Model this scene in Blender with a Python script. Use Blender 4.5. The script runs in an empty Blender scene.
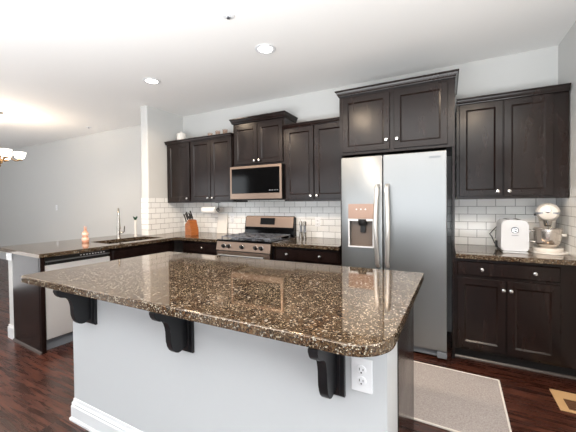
import bpy, bmesh, math, random
from mathutils import Vector, Matrix
random.seed(7)
R = math.radians
sc = bpy.context.scene
COL = sc.collection

# ------------------------------------------------------------------ camera
CX, CY, CZ = 0.6614, -3.5596, 1.3506
yaw, pitch, roll, FPX, V0 = R(27.4185), R(-1.0029), R(-0.5722), 305.985, 208.4
Fv = Vector((-math.sin(yaw)*math.cos(pitch), math.cos(yaw)*math.cos(pitch), math.sin(pitch)))
Rv = Vector((math.cos(yaw), math.sin(yaw), 0)); Uv = Rv.cross(Fv)
r_ = Rv*math.cos(roll)+Uv*math.sin(roll); u_ = -Rv*math.sin(roll)+Uv*math.cos(roll)
cam = bpy.data.cameras.new('camera'); co = bpy.data.objects.new('camera', cam); COL.objects.link(co)
m = Matrix((r_, u_, -Fv)).transposed().to_4x4(); m.translation = (CX, CY, CZ); co.matrix_world = m
cam.sensor_width = 36; cam.lens = FPX/576*36; cam.shift_y = (V0-216)/576; cam.clip_start = 0.02
sc.camera = co

# ------------------------------------------------------------------ light and exposure
sc.view_settings.view_transform = 'Standard'; sc.view_settings.look = 'None'
sc.view_settings.gamma = 1; sc.view_settings.use_curve_mapping = False
sc.view_settings.exposure = 0.72
w = bpy.data.worlds.new('world'); sc.world = w; w.use_nodes = True
w.node_tree.nodes['Background'].inputs[0].default_value = (0.86, 0.93, 1, 1)
w.node_tree.nodes['Background'].inputs[1].default_value = 1.0
def area(name, loc, target, sx, sy, power, color):
    l = bpy.data.lights.new(name, 'AREA'); l.shape = 'RECTANGLE'; l.size = sx; l.size_y = sy
    l.energy = power; l.color = color
    o = bpy.data.objects.new(name, l); COL.objects.link(o); o.location = loc
    d = Vector(target)-Vector(loc); o.rotation_euler = d.to_track_quat('-Z', 'Z').to_euler()
    return o
# daylight coming through the window openings of the wall behind the camera and the patio opening on the right
area('window_daylight', (-3.2, -6.95, 1.5), (-3.2, 0, 1.5), 2.6, 1.7, 14, (0.95, 0.98, 1))
area('window_daylight', (0.3, -6.95, 1.5), (0.3, 0, 1.5), 2.6, 1.7, 8, (0.95, 0.98, 1))
area('window_daylight', (4.45, -4.2, 1.3), (0, -4.2, 1.3), 2.6, 2.1, 42, (0.95, 0.98, 1))
area('window_daylight', (-7.5, -6.95, 1.4), (-7.5, 0, 1.4), 2.6, 2.0, 22, (0.95, 0.98, 1))
# added fill lights facing the ceiling, behind the camera and in the dining room
area('ceiling_fill', (0.25, -4.6, .75), (0.25, -4.6001, 3), 4.4, 1.9, 245, (0.95, 0.98, 1))
area('ceiling_fill', (-6.2, -3.6, .35), (-6.2, -3.4, 3), 3.5, 3.0, 38, (0.98, 0.985, 1))
def spot(loc, power, color=(1, .78, .56), size=2.85):
    l = bpy.data.lights.new('downlight_lamp', 'SPOT'); l.energy = power; l.color = color
    l.spot_size = size; l.spot_blend = .35; l.shadow_soft_size = .09
    o = bpy.data.objects.new('downlight_lamp', l); COL.objects.link(o); o.location = loc
DOWN = [(-2.26, -1.20), (-0.775, -1.20)]
for x, y in DOWN: spot((x, y, 2.70), 22)
for x, y in [(-2.1, -2.5), (-0.5, -2.5), (0.97, -2.5), (-3.9, -2.5)]: spot((x, y, 2.70), 52)
def point(loc, power, color, rad=.05):
    l = bpy.data.lights.new('bulb', 'POINT'); l.energy = power; l.color = color; l.shadow_soft_size = rad
    o = bpy.data.objects.new('bulb', l); COL.objects.link(o); o.location = loc

# ------------------------------------------------------------------ materials
def srgb(*c):
    return tuple((x/255/12.92 if x/255 <= .04045 else ((x/255+.055)/1.055)**2.4) for x in c)+(1,)
class NT:
    def __init__(s, name):
        s.m = bpy.data.materials.new(name); s.m.use_nodes = True
        s.t = s.m.node_tree; s.b = s.t.nodes['Principled BSDF']
    def n(s, kind, **kw):
        nd = s.t.nodes.new(kind)
        for k, v in kw.items():
            if k in nd.inputs: nd.inputs[k].default_value = v
            else: setattr(nd, k, v)
        return nd
    def l(s, a, b): s.t.links.new(a, b)
    def set(s, **kw):
        for k, v in kw.items(): s.b.inputs[k.replace('_', ' ')].default_value = v
        return s
    def ramp(s, fac, stops, interp='LINEAR'):
        r = s.n('ShaderNodeValToRGB'); cr = r.color_ramp; cr.interpolation = interp
        while len(cr.elements) < len(stops): cr.elements.new(.5)
        for e, (p, c) in zip(cr.elements, stops): e.position = p; e.color = c
        s.l(fac, r.inputs[0]); return r.outputs[0]
    def mix(s, fac, a, b, mode='MIX'):
        x = s.n('ShaderNodeMix', data_type='RGBA', blend_type=mode)
        for q, i in ((fac, 0), (a, 6), (b, 7)):
            if hasattr(q, 'node'): s.l(q, x.inputs[i])
            else: x.inputs[i].default_value = q
        return x.outputs[2]
    def bump(s, h, st=.3, dist=.001):
        b = s.n('ShaderNodeBump', Strength=st, Distance=dist); s.l(h, b.inputs['Height']); s.l(b.outputs[0], s.b.inputs['Normal'])
def plain(name, col, rough=.5, metal=0, **kw):
    t = NT(name); t.set(Base_Color=col, Roughness=rough, Metallic=metal)
    for k, v in kw.items(): t.b.inputs[k.replace('_', ' ')].default_value = v
    return t.m
def objco(t, scale=(1, 1, 1), rot=(0, 0, 0), world=False):
    if world: g = t.n('ShaderNodeNewGeometry').outputs['Position']
    else: g = t.n('ShaderNodeTexCoord').outputs['Object']
    mp = t.n('ShaderNodeMapping'); mp.inputs['Scale'].default_value = scale; mp.inputs['Rotation'].default_value = rot
    t.l(g, mp.inputs[0]); return mp.outputs[0]
def paint(name, col, rough=.6):
    t = NT(name); t.set(Base_Color=col, Roughness=rough)
    nz = t.n('ShaderNodeTexNoise', Scale=220.0, Detail=3.0); t.l(objco(t, world=True), nz.inputs[0])
    t.bump(nz.outputs[0], .12, .0006); return t.m
M = {}
M['wall'] = paint('wall_paint', srgb(208, 208, 206))
M['wall_dark'] = paint('reflection_dark_wall', srgb(112, 108, 104))  # for the unseen front wall, darkened so the cabinets reflect less brightness
M['ceiling'] = paint('ceiling_paint', srgb(244, 243, 241), .8)
M['island_white'] = paint('island_paint', srgb(200, 203, 205), .5)
M['trim'] = plain('trim_white', srgb(228, 230, 232), .35)
def cabinet_mat():
    t = NT('espresso_wood'); c = objco(t, (6, 6, 1.2), world=True)
    nz = t.n('ShaderNodeTexNoise', Scale=2.2, Detail=6.0, Roughness=.65); t.l(c, nz.inputs[0])
    n3 = t.n('ShaderNodeTexNoise', Scale=3.5, Detail=2.0, Roughness=.5); t.l(objco(t, world=True), n3.inputs[0])
    n2 = t.n('ShaderNodeTexNoise', Scale=55.0, Detail=2.0); t.l(c, n2.inputs[0])
    a = t.ramp(nz.outputs[0], [(.3, srgb(20, 13, 12)), (.7, srgb(38, 26, 23))])
    a2 = t.mix(.25, a, n2.outputs[1], 'MULTIPLY'); t.l(a2, t.b.inputs['Base Color'])
    t.l(t.ramp(n3.outputs[0], [(.35, (.17,)*3+(1,)), (.65, (.25,)*3+(1,))]), t.b.inputs['Roughness'])
    t.b.inputs['Specular IOR Level'].default_value = .34
    t.bump(n2.outputs[0], .05, .0004); return t.m
M['cab'] = cabinet_mat()
M['cab_in'] = plain('toe_kick_dark', srgb(20, 16, 15), .7)  # dark matte finish of the toe kicks
M['corbel'] = plain('corbel_black_paint', srgb(15, 16, 19), .4)
def granite():
    t = NT('granite'); c = objco(t, world=True)
    v1 = t.n('ShaderNodeTexVoronoi', Scale=150.0, Randomness=1.0); t.l(c, v1.inputs['Vector'])
    v2 = t.n('ShaderNodeTexVoronoi', Scale=260.0, Randomness=1.0); t.l(c, v2.inputs['Vector'])
    nz = t.n('ShaderNodeTexNoise', Scale=9.0, Detail=5.0, Roughness=.6); t.l(c, nz.inputs[0])
    s1 = t.n('ShaderNodeSeparateColor'); t.l(v1.outputs['Color'], s1.inputs[0])
    s2 = t.n('ShaderNodeSeparateColor'); t.l(v2.outputs['Color'], s2.inputs[0])
    cells = t.ramp(s1.outputs[0], [(0, srgb(20, 17, 15)), (.26, srgb(58, 42, 30)), (.48, srgb(84, 62, 42)), (.72, srgb(108, 92, 72)), (.84, srgb(62, 62, 58)), (.94, srgb(160, 156, 146))], 'CONSTANT')
    fine = t.ramp(s2.outputs[1], [(0, srgb(22, 20, 18)), (.32, srgb(62, 48, 34)), (.62, srgb(88, 73, 54)), (.92, srgb(178, 168, 150))], 'CONSTANT')
    a = t.mix(t.ramp(nz.outputs[0], [(.4, (0, 0, 0, 1)), (.6, (1, 1, 1, 1))]), cells, fine)
    t.l(a, t.b.inputs['Base Color']); t.set(Roughness=.05, IOR=2.0)
    t.b.inputs['Specular Tint'].default_value = (1, .80, .63, 1)
    return t.m
M['granite'] = granite()
def steel(name, col, rough, vertical=True):
    t = NT(name); t.set(Base_Color=col, Metallic=1.0)
    c = objco(t, (2, 2, 260) if vertical else (260, 260, 2))
    nz = t.n('ShaderNodeTexNoise', Scale=1.0, Detail=2.0); t.l(c, nz.inputs[0])
    t.l(t.ramp(nz.outputs[0], [(.3, (rough-.012,)*3+(1,)), (.7, (rough+.012,)*3+(1,))]), t.b.inputs['Roughness'])
    return t.m
M['steel'] = steel('stainless_steel', srgb(143, 146, 148), .38)
M['steel'].node_tree.nodes['Principled BSDF'].inputs['Metallic'].default_value = .82
M['handle'] = plain('handle_steel', srgb(222, 221, 219), .32, .8)
M['steel_dw'] = steel('stainless_dishwasher', srgb(226, 228, 230), .5)
M['steel_dw'].node_tree.nodes['Principled BSDF'].inputs['Metallic'].default_value = .6
M['steel_warm'] = steel('stainless_control', srgb(150, 130, 116), .30)
M['chrome'] = plain('polished_nickel', srgb(225, 224, 222), .12, 1)
M['nickel'] = plain('brushed_nickel', srgb(178, 172, 164), .22, 1)
M['black'] = plain('black_plastic', srgb(10, 10, 12), .4)
M['blackgloss'] = plain('black_glass', srgb(5, 5, 6), .08, **{'Specular IOR Level': .25})
M['iron'] = plain('cast_iron', srgb(150, 152, 158), .3, .85)
M['grey'] = plain('grey_plastic', srgb(120, 126, 134), .4)
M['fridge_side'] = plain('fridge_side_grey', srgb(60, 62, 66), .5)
M['white'] = plain('white_enamel', srgb(216, 218, 222), .42)
M['whitematte'] = plain('white_ceramic', srgb(238, 234, 228), .5)
M['cream'] = plain('cream_enamel', srgb(236, 229, 220), .22)
M['plate'] = plain('white_outlet_plastic', srgb(242, 243, 245), .35)
M['slot'] = plain('dark_slot', srgb(30, 30, 30), .6)
M['paper'] = plain('paper_towel', srgb(246, 245, 242), .9)
M['green'] = plain('leaf_green', srgb(26, 70, 46), .5)
M['blue'] = plain('round_badge_blue', srgb(34, 42, 66), .5)
M['grey_steel'] = plain('sink_steel', srgb(110, 110, 112), .3, 1)
M['recess'] = plain('dispenser_recess', srgb(112, 100, 92), .4)
M['panel_tan'] = plain('dispenser_panel_finish', srgb(150, 124, 110), .35, .7)
M['bowl'] = plain('bowl_steel', srgb(214, 206, 198), .2, .92)
M['brass'] = plain('brushed_brass', srgb(196, 160, 116), .25, 1)
M['copper'] = plain('rose_plastic', srgb(206, 148, 122), .3)
M['rose'] = plain('rose_label', srgb(240, 200, 180), .5)
M['tan'] = plain('vent_tan', srgb(200, 164, 120), .45)
M['ventslot'] = plain('vent_slot', srgb(92, 62, 40), .6)
M['shoe'] = plain('shoe_moulding_finish', srgb(74, 68, 66), .3)
g = NT('clear_glass'); g.set(Base_Color=(.86, .72, .64, 1), Roughness=.05, IOR=1.4); g.b.inputs['Transmission Weight'].default_value = 1; M['glass'] = g.m
g = NT('lamp_lens'); g.set(Base_Color=(1, 1, 1, 1)); g.b.inputs['Emission Color'].default_value = (1, .93, .84, 1); g.b.inputs['Emission Strength'].default_value = 6; M['lens'] = g.m
g = NT('frosted_shade'); g.set(Base_Color=(1, .98, .94, 1), Roughness=.5); g.b.inputs['Emission Color'].default_value = (1, .93, .82, 1); g.b.inputs['Emission Strength'].default_value = 1.6; M['shade'] = g.m
def knife_wood():
    t = NT('orange_wood'); nz = t.n('ShaderNodeTexNoise', Scale=3.0, Detail=5.0); t.l(objco(t, (3, 3, 30)), nz.inputs[0])
    t.l(t.ramp(nz.outputs[0], [(.3, srgb(138, 76, 34)), (.7, srgb(176, 106, 54))]), t.b.inputs['Base Color']); t.set(Roughness=.35); return t.m
M['wood'] = knife_wood()
def floor_mat():
    t = NT('dark_plank_floor'); c = objco(t, world=True)
    br = t.n('ShaderNodeTexBrick', Scale=1.0); br.offset = .37; br.offset_frequency = 1
    for k, v in (('Mortar Size', .0012), ('Brick Width', 1.1), ('Row Height', .127), ('Mortar Smooth', .1)): br.inputs[k].default_value = v
    br.inputs['Color1'].default_value = (0, 0, 0, 1); br.inputs['Color2'].default_value = (1, 1, 1, 1); br.inputs['Mortar'].default_value = (.5, .5, .5, 1)
    t.l(c, br.inputs[0])
    add = t.n('ShaderNodeVectorMath', operation='MULTIPLY_ADD'); t.l(br.outputs[0], add.inputs[0]); add.inputs[1].default_value = (7, 5, 0); t.l(c, add.inputs[2])
    mp = t.n('ShaderNodeMapping'); mp.inputs['Scale'].default_value = (1.6, 17, 1); t.l(add.outputs[0], mp.inputs[0])
    nz = t.n('ShaderNodeTexNoise', Scale=2.0, Detail=7.0, Roughness=.62, Distortion=.4); t.l(mp.outputs[0], nz.inputs[0])
    a = t.ramp(nz.outputs[0], [(.25, srgb(34, 18, 14)), (.5, srgb(66, 36, 27)), (.72, srgb(112, 66, 50))])
    tone = t.ramp(br.outputs[0], [(0, (.55, .5, .5, 1)), (1, (1.0, 1.0, 1.0, 1))])
    a = t.mix(1.0, a, tone, 'MULTIPLY')
    a = t.mix(br.outputs['Fac'], a, srgb(18, 9, 7)); t.l(a, t.b.inputs['Base Color'])
    t.l(t.ramp(nz.outputs[0], [(.3, (.22,)*3+(1,)), (.7, (.34,)*3+(1,))]), t.b.inputs['Roughness'])
    t.bump(nz.outputs[0], .1, .001); return t.m
M['floor'] = floor_mat()
def tile_mat(name, axis, col):
    t = NT(name); g = t.n('ShaderNodeNewGeometry').outputs['Position']
    sp = t.n('ShaderNodeSeparateXYZ'); t.l(g, sp.inputs[0])
    zz = t.n('ShaderNodeMath', operation='SUBTRACT'); t.l(sp.outputs[2], zz.inputs[0]); zz.inputs[1].default_value = .915
    cb = t.n('ShaderNodeCombineXYZ'); t.l(sp.outputs[axis], cb.inputs[0]); t.l(zz.outputs[0], cb.inputs[1])
    br = t.n('ShaderNodeTexBrick', Scale=1.0); br.offset = .5
    for k, v in (('Mortar Size', .0022), ('Brick Width', .1545), ('Row Height', .0768), ('Mortar Smooth', .25)): br.inputs[k].default_value = v
    br.inputs['Color1'].default_value = col; br.inputs['Color2'].default_value = tuple(x*.94 for x in col[:3])+(1,); br.inputs['Mortar'].default_value = srgb(124, 121, 120)
    t.l(cb.outputs[0], br.inputs[0]); t.l(br.outputs[0], t.b.inputs['Base Color'])
    inv = t.n('ShaderNodeMath', operation='SUBTRACT'); inv.inputs[0].default_value = 1; t.l(br.outputs['Fac'], inv.inputs[1])
    t.l(t.ramp(br.outputs['Fac'], [(0, (.12,)*3+(1,)), (1, (.8,)*3+(1,))]), t.b.inputs['Roughness'])
    t.bump(inv.outputs[0], .6, .0012); return t.m
M['tile_x'] = tile_mat('subway_tile_back', 0, srgb(248, 248, 246))
M['tile_y'] = tile_mat('subway_tile_side', 1, srgb(248, 248, 246))
def rug_mat():
    t = NT('rug_weave'); c = objco(t); nz = t.n('ShaderNodeTexNoise', Scale=120.0, Detail=4.0, Roughness=.7); t.l(c, nz.inputs[0])
    t.l(t.ramp(nz.outputs[0], [(.3, srgb(142, 134, 132)), (.7, srgb(190, 184, 182))]), t.b.inputs['Base Color']); t.set(Roughness=.95)
    t.bump(nz.outputs[0], .6, .003); return t.m
M['rug'] = rug_mat(); M['rug_edge'] = plain('rug_binding', srgb(226, 222, 216), .9)

# ------------------------------------------------------------------ mesh helpers
def add_box(bm, x0, x1, y0, y1, z0, z1, bev=0, seg=2):
    r = bmesh.ops.create_cube(bm, size=1); vs = r['verts']
    for v in vs: v.co = Vector(((x0+x1)/2+v.co.x*(x1-x0), (y0+y1)/2+v.co.y*(y1-y0), (z0+z1)/2+v.co.z*(z1-z0)))
    if bev:
        es = list({e for v in vs for e in v.link_edges})
        bmesh.ops.bevel(bm, geom=es, offset=bev, segments=seg, affect='EDGES', profile=.5)
def add_lathe(bm, prof, n=20, c=(0, 0, 0), axis='z', caps=True):
    rings = []
    for r, h in prof:
        ring = []
        for i in range(n):
            a = 2*math.pi*i/n; p = (r*math.cos(a), r*math.sin(a), h)
            if axis == '-y': p = (p[0], -p[2], p[1])
            elif axis == 'x': p = (p[2], p[0], p[1])
            ring.append(bm.verts.new(Vector(p)+Vector(c)))
        rings.append(ring)
    for a, b in zip(rings, rings[1:]):
        for i in range(n):
            bm.faces.new((a[i], a[(i+1) % n], b[(i+1) % n], b[i]))
    if caps and prof[0][0] > 1e-5: bm.faces.new(rings[0][::-1])
    if caps and prof[-1][0] > 1e-5: bm.faces.new(rings[-1])
def add_tube(bm, pts, rad, n=10, rads=None, squash=1.0):
    pts = [Vector(p) for p in pts]; rings = []; up = Vector((0, 0, 1)); prev = None
    for i, p in enumerate(pts):
        d = (pts[min(i+1, len(pts)-1)]-pts[max(i-1, 0)]).normalized()
        if prev is None:
            s = d.cross(up)
            if s.length < .1: s = d.cross(Vector((1, 0, 0)))
            s.normalize()
        else: s = (prev-d*prev.dot(d)).normalized()
        prev = s; t = d.cross(s); rr = rads[i] if rads else rad
        rings.append([bm.verts.new(p+s*math.cos(2*math.pi*k/n)*rr+t*math.sin(2*math.pi*k/n)*rr*squash) for k in range(n)])
    for a, b in zip(rings, rings[1:]):
        for k in range(n): bm.faces.new((a[k], a[(k+1) % n], b[(k+1) % n], b[k]))
    bm.faces.new(rings[0][::-1]); bm.faces.new(rings[-1])
def add_prism(bm, pts, axis, a, b, bev=0):
    """closed polygon pts extruded along axis from a to b; pts are the two other coordinates"""
    def P(u, v, t): return {'x': (t, u, v), 'y': (u, t, v), 'z': (u, v, t)}[axis]
    A = [bm.verts.new(P(u, v, a)) for u, v in pts]; B = [bm.verts.new(P(u, v, b)) for u, v in pts]
    fs = [bm.faces.new(A), bm.faces.new(B[::-1])]
    for i in range(len(pts)):
        j = (i+1) % len(pts); fs.append(bm.faces.new((A[i], B[i], B[j], A[j])))
    if bev:
        es = [e for f in fs[:2] for e in f.edges]
        bmesh.ops.bevel(bm, geom=list(set(es)), offset=bev, segments=2, affect='EDGES', profile=.5)
def obj(name, bm, mat, parent=None, smooth=False, loc=None):
    bmesh.ops.recalc_face_normals(bm, faces=bm.faces)
    me = bpy.data.meshes.new(name); bm.to_mesh(me); bm.free()
    me.materials.append(M[mat] if isinstance(mat, str) else mat)
    if smooth:
        me.polygons.foreach_set('use_smooth', [True]*len(me.polygons))
        try: me.set_sharp_from_angle(angle=R(40))
        except Exception: pass
    o = bpy.data.objects.new(name, me); COL.objects.link(o)
    if parent: o.parent = parent
    if loc: o.location = loc
    if smooth:
        wn = o.modifiers.new('weighted_normals', 'WEIGHTED_NORMAL'); wn.keep_sharp = True; wn.weight = 100
    return o
def nb(): return bmesh.new()
def bx(name, mat, parent, *d, bev=0, loc=None):
    bm = nb(); add_box(bm, *d, bev=bev); return obj(name, bm, mat, parent, smooth=bev > 0, loc=loc)
def tag(o, label, cat, group=None):
    o['label'] = label; o['category'] = cat
    if group: o['group'] = group
    return o
def thing(name, label, cat, loc=(0, 0, 0), rot=0, group=None):
    o = bpy.data.objects.new(name, None); COL.objects.link(o); o.empty_display_size = .05
    o.location = loc; o.rotation_euler = (0, 0, rot); return tag(o, label, cat, group)
def struct(name, bm, mat, smooth=False):
    o = obj(name, bm, mat, smooth=smooth); o['kind'] = 'structure'; return o
def sbox(name, mat, *d):
    bm = nb(); add_box(bm, *d); return struct(name, bm, mat)

# ------------------------------------------------------------------ room
XW, H, XL = 1.545, 2.731, -3.048
sbox('floor', 'floor', -10.6, 4.6, -7.1, .12, -.1, 0)
sbox('ceiling', 'ceiling', -10.6, 4.6, -7.1, .12, H, H+.1)
sbox('wall_back', 'wall', -10.6, XW+.12, 0, .12, 0, H)
sbox('wall_right', 'wall', XW, XW+.12, -2.6, 0, 0, H)
sbox('wall_left', 'wall', -10.6, -10.5, -7.1, 0, 0, H)
bm = nb(); add_box(bm, 4.5, 4.6, -7.1, -5.55, 0, H); add_box(bm, 4.5, 4.6, -5.55, -2.85, 2.4, H); add_box(bm, 4.5, 4.6, -2.85, -2.5, 0, H); add_box(bm, 4.5, 4.6, -5.55, -2.85, 0, .2)
add_box(bm, XW+.12, 4.5, -2.6, -2.5, 0, H); struct('wall_far_right', bm, 'wall')
bm = nb()
xs = [-10.6, -8.85, -6.15, -4.55, -1.85, -1.05, 1.65, 4.5]
for i in range(7):
    if i % 2 == 0: add_box(bm, xs[i], xs[i+1], -7.1, -7.0, 0, H)
    else:
        add_box(bm, xs[i], xs[i+1], -7.1, -7.0, 0, .6); add_box(bm, xs[i], xs[i+1], -7.1, -7.0, 2.4, H)
struct('wall_front', bm, 'wall_dark')
# partition stub between kitchen and dining room, with rounded (bullnose) corners
bm = nb(); add_box(bm, XL-.14, XL, -.655, 0, 0, H)
es = [e for e in bm.edges if abs((e.verts[0].co-e.verts[1].co).z) > 2 and e.verts[0].co.y < -.6]
bmesh.ops.bevel(bm, geom=es, offset=.018, segments=4, affect='EDGES', profile=.5)
struct('wall_partition', bm, 'wall', True)
bm = nb(); add_box(bm, -10.5, XL-.14, -.016, 0, 0, .12); add_box(bm, -10.5, XL-.14, -.01, 0, .12, .14); struct('baseboard_back', bm, 'trim')

# ------------------------------------------------------------------ tile backsplashes
ZC = .915
bm = nb(); add_box(bm, XL+.0085, XW-.011, -.0085, -.0005, ZC, 1.3695); add_box(bm, -1.816, -1.058, -.0085, -.0005, 1.3695, 1.45)
o = obj('tile_backsplash', bm, 'tile_x'); tag(o, 'white subway tile backsplash on the long wall under the upper cabinets', 'backsplash')
bm = nb(); add_box(bm, XL, XL+.008, -.655, 0, ZC, 1.441); add_box(bm, XL-.14, XL+.008, -.663, -.655, ZC, 1.441)
o = obj('tile_backsplash', bm, 'tile_y'); tag(o, 'white subway tile on the short partition wall beside the sink', 'backsplash')
bm = nb(); add_box(bm, XW-.0085, XW-.0005, -.35, -.0005, ZC, 1.3695); add_box(bm, XW-.010, XW-.0005, -1.5, -.35, ZC, 1.44, bev=.003)
o = obj('tile_backsplash', bm, 'tile_y'); tag(o, 'white subway tile on the right-hand side wall beside the stand mixer', 'backsplash')

# ------------------------------------------------------------------ cabinets
def door_bm(w, h, rail=.052, t=.019, rec=.009):
    bm = nb(); b = .003
    def ring(ix, y): return [bm.verts.new((x, y, z)) for x, z in ((ix, ix), (w-ix, ix), (w-ix, h-ix), (ix, h-ix))]
    rs = [ring(0, 0), ring(0, -t+b), ring(b, -t), ring(rail, -t), ring(rail+.003, -t+.002), ring(rail+.013, -t+rec)]
    for a, c in zip(rs, rs[1:]):
        for i in range(4): bm.faces.new((a[i], a[(i+1) % 4], c[(i+1) % 4], c[i]))
    bm.faces.new(rs[-1]); bm.faces.new(rs[0][::-1]); return bm
def drawer_bm(w, h):
    bm = nb(); b = .003; t = .019
    def ring(ix, y): return [bm.verts.new((x, y, z)) for x, z in ((ix, ix), (w-ix, ix), (w-ix, h-ix), (ix, h-ix))]
    rs = [ring(0, 0), ring(0, -t+.008), ring(.007, -t), ring(.014, -t)]
    for a, c in zip(rs, rs[1:]):
        for i in range(4): bm.faces.new((a[i], a[(i+1) % 4], c[(i+1) % 4], c[i]))
    bm.faces.new(rs[-1]); bm.faces.new(rs[0][::-1]); return bm
def knob(parent, x, z):
    bm = nb(); add_lathe(bm, [(.006, 0), (.006, .012), (.0145, .017), (.016, .022), (.013, .027), (.006, .029), (0, .0295)], 16, (0, 0, 0), '-y')
    return obj('knob', bm, 'chrome', parent, True, (x, -.019, z))
def door(root, x0, x1, z0, z1, kx, kz):
    d = obj('door', door_bm(x1-x0, z1-z0), 'cab', root, False, (x0, 0, z0))
    if kx is not None: knob(d, kx-x0, kz-z0)
def drawer(root, x0, x1, z0, z1, kxs):
    d = obj('drawer', drawer_bm(x1-x0, z1-z0), 'cab', root, False, (x0, 0, z0))
    for k in kxs: knob(d, k-x0, (z1-z0)/2)
def crown(root, w, depth, z0, z1, out, left=True, right=True, extra=0):
    """stepped crown swept round front and the open sides; local front at y=0, back at y=depth"""
    h = z1-z0
    prof = [(0.0, 0), (.006, 0), (.008, .12*h), (.014, .3*h), (.28*out+.01, .5*h), (.75*out, .72*h), (.95*out, .8*h), (out, .82*h), (out, h), (0.0, h)]
    bm = nb(); cols = []
    f = -.019-extra
    for o_, z in prof:
        lx = -o_ if left else 0; rx = w+o_ if right else w
        cols.append([bm.verts.new(p) for p in ((lx, depth, z0+z), (lx, f-o_, z0+z), (rx, f-o_, z0+z), (rx, depth, z0+z))])
    for a, b in zip(cols, cols[1:]):
        for i in range(3): bm.faces.new((a[i], a[i+1], b[i+1], b[i]))
    for i in (0, 3):
        vs = [c[i] for c in cols]; bm.faces.new(vs if i else vs[::-1])
    # top board and front filler behind the profile
    bm.faces.new([cols[-1][i] for i in range(4)]); bm.faces.new([cols[0][i] for i in range(4)])
    return obj('crown_moulding', bm, 'cab', root)

def base_cab(label, loc, rot, w, depth=.60, doors=(), drawers=(), toe=True, top=.875, name='base_cabinet', shoe=False, group=None):
    t = thing(name, label, 'cabinet', loc, rot, group)
    bx('body', 'cab', t, 0, w, 0, depth, .10, top)
    bx('toe_kick', 'cab_in', t, 0, w, .07, depth, 0, .10)
    for a in doors: door(t, *a)
    for a in drawers: drawer(t, *a)
    return t
def wall_cab(label, x0, x1, zb, zt, doors, cr, depth=.33, name='wall_cabinet', left=True, right=True, dep_rail=True):
    w = x1-x0; t = thing(name, label, 'cabinet', (x0, -depth, zb))
    bx('body', 'cab', t, 0, w, 0, depth-.002, 0, zt-zb)
    for a, b, c, d, kx, kz in doors: door(t, a-x0, b-x0, c-zb, d-zb, None if kx is None else kx-x0, None if kz is None else kz-zb)
    if cr: crown(t, w, depth-.002, cr[0]-zb, cr[1]-zb, cr[2], left, right)
    return t
XR = -1.817   # left side of the range
E = .0015
wall_cab('narrow dark single-door upper cabinet in the corner against the partition wall', XL+.012, -2.56, 1.37, 2.245, [(-3.0, -2.575, 1.395, 2.225, -2.61, 1.43)], (2.225, 2.27, .03), left=False, right=False)
wall_cab('dark two-door upper cabinet above the knife block and paper towel roll', -2.56+E, XR-E, 1.37, 2.245, [(-2.545, -2.19, 1.395, 2.225, -2.225, 1.43), (-2.182, -1.832, 1.395, 2.225, -2.148, 1.43)], (2.225, 2.27, .03), left=False, right=False)
wall_cab('short dark two-door cabinet directly above the microwave, with deep crown', XR, XR+.76, 1.822, 2.40, [(XR+.022, XR+.376, 1.85, 2.345, XR+.345, 1.885), (XR+.384, XR+.738, 1.85, 2.345, XR+.415, 1.885)], (2.378, 2.44, .03), depth=.315)
XM = XR+.76
wall_cab('tall dark two-door upper cabinet between the microwave and the refrigerator', XM+E, -.285, 1.37, 2.245, [(XM+.025, -.674, 1.395, 2.225, -.708, 1.43), (-.666, -.30, 1.395, 2.225, -.632, 1.43)], (2.225, 2.27, .03), left=False, right=False)
# over-fridge cabinet with its tall side panels
t = wall_cab('wide dark two-door cabinet above the refrigerator with tall side panels', -.283, .722, 1.815, 2.40, [(-.248, .196, 1.838, 2.365, .168, 1.925), (.235, .668, 1.838, 2.365, .262, 1.925)], (2.388, 2.44, .032), depth=.61)
bx('side_panel', 'cab', t, 0, .018, .02, .60, -1.815, 0); bx('side_panel', 'cab', t, .987, 1.005, .02, .60, -1.815, 0)
t = wall_cab('dark two-door upper cabinet above the toaster and stand mixer', .7425, XW-.012, 1.37, 2.245, [(.765, 1.092, 1.395, 2.222, 1.055, 1.435), (1.100, 1.435, 1.395, 2.222, 1.137, 1.435)], (2.225, 2.275, .03), left=False, right=False)

# base cabinets along the back wall
YB = -.60
base_cab('dark base cabinet with one wide drawer left of the range, below the knife block', (-2.455, YB, 0), 0, XR-E+2.455, depth=.598, drawers=[(.10, .625, .735, .855, [.36])], doors=[(.10, .358, .125, .715, .325, .66), (.366, .625, .125, .715, .40, .66)])
t = base_cab('dark base cabinet with a two-knob drawer between range and refrigerator', (XM+E, YB, 0), 0, .768, depth=.598, drawers=[(.025, .745, .735, .855, [.18, .56])], doors=[(.025, .381, .125, .715, .345, .66), (.389, .745, .125, .715, .425, .66)])
t = base_cab('dark base cabinet right of the refrigerator, two doors under a two-knob drawer', (.725, YB, 0), 0, XW-.002-.725, depth=.598, drawers=[(.015, .69, .735, .85, [.19, .535])], doors=[(.015, .354, .125, .712, .335, .64), (.362, .69, .125, .712, .385, .64)])
bm = nb(); add_prism(bm, [(0.052, 0), (.069, 0), (.069, .018), (.060, .016), (.054, .008)], 'x', 0, .818); obj('shoe_moulding', bm, 'shoe', t)['label'] = 'pale grey shoe moulding strip along the floor'

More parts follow.
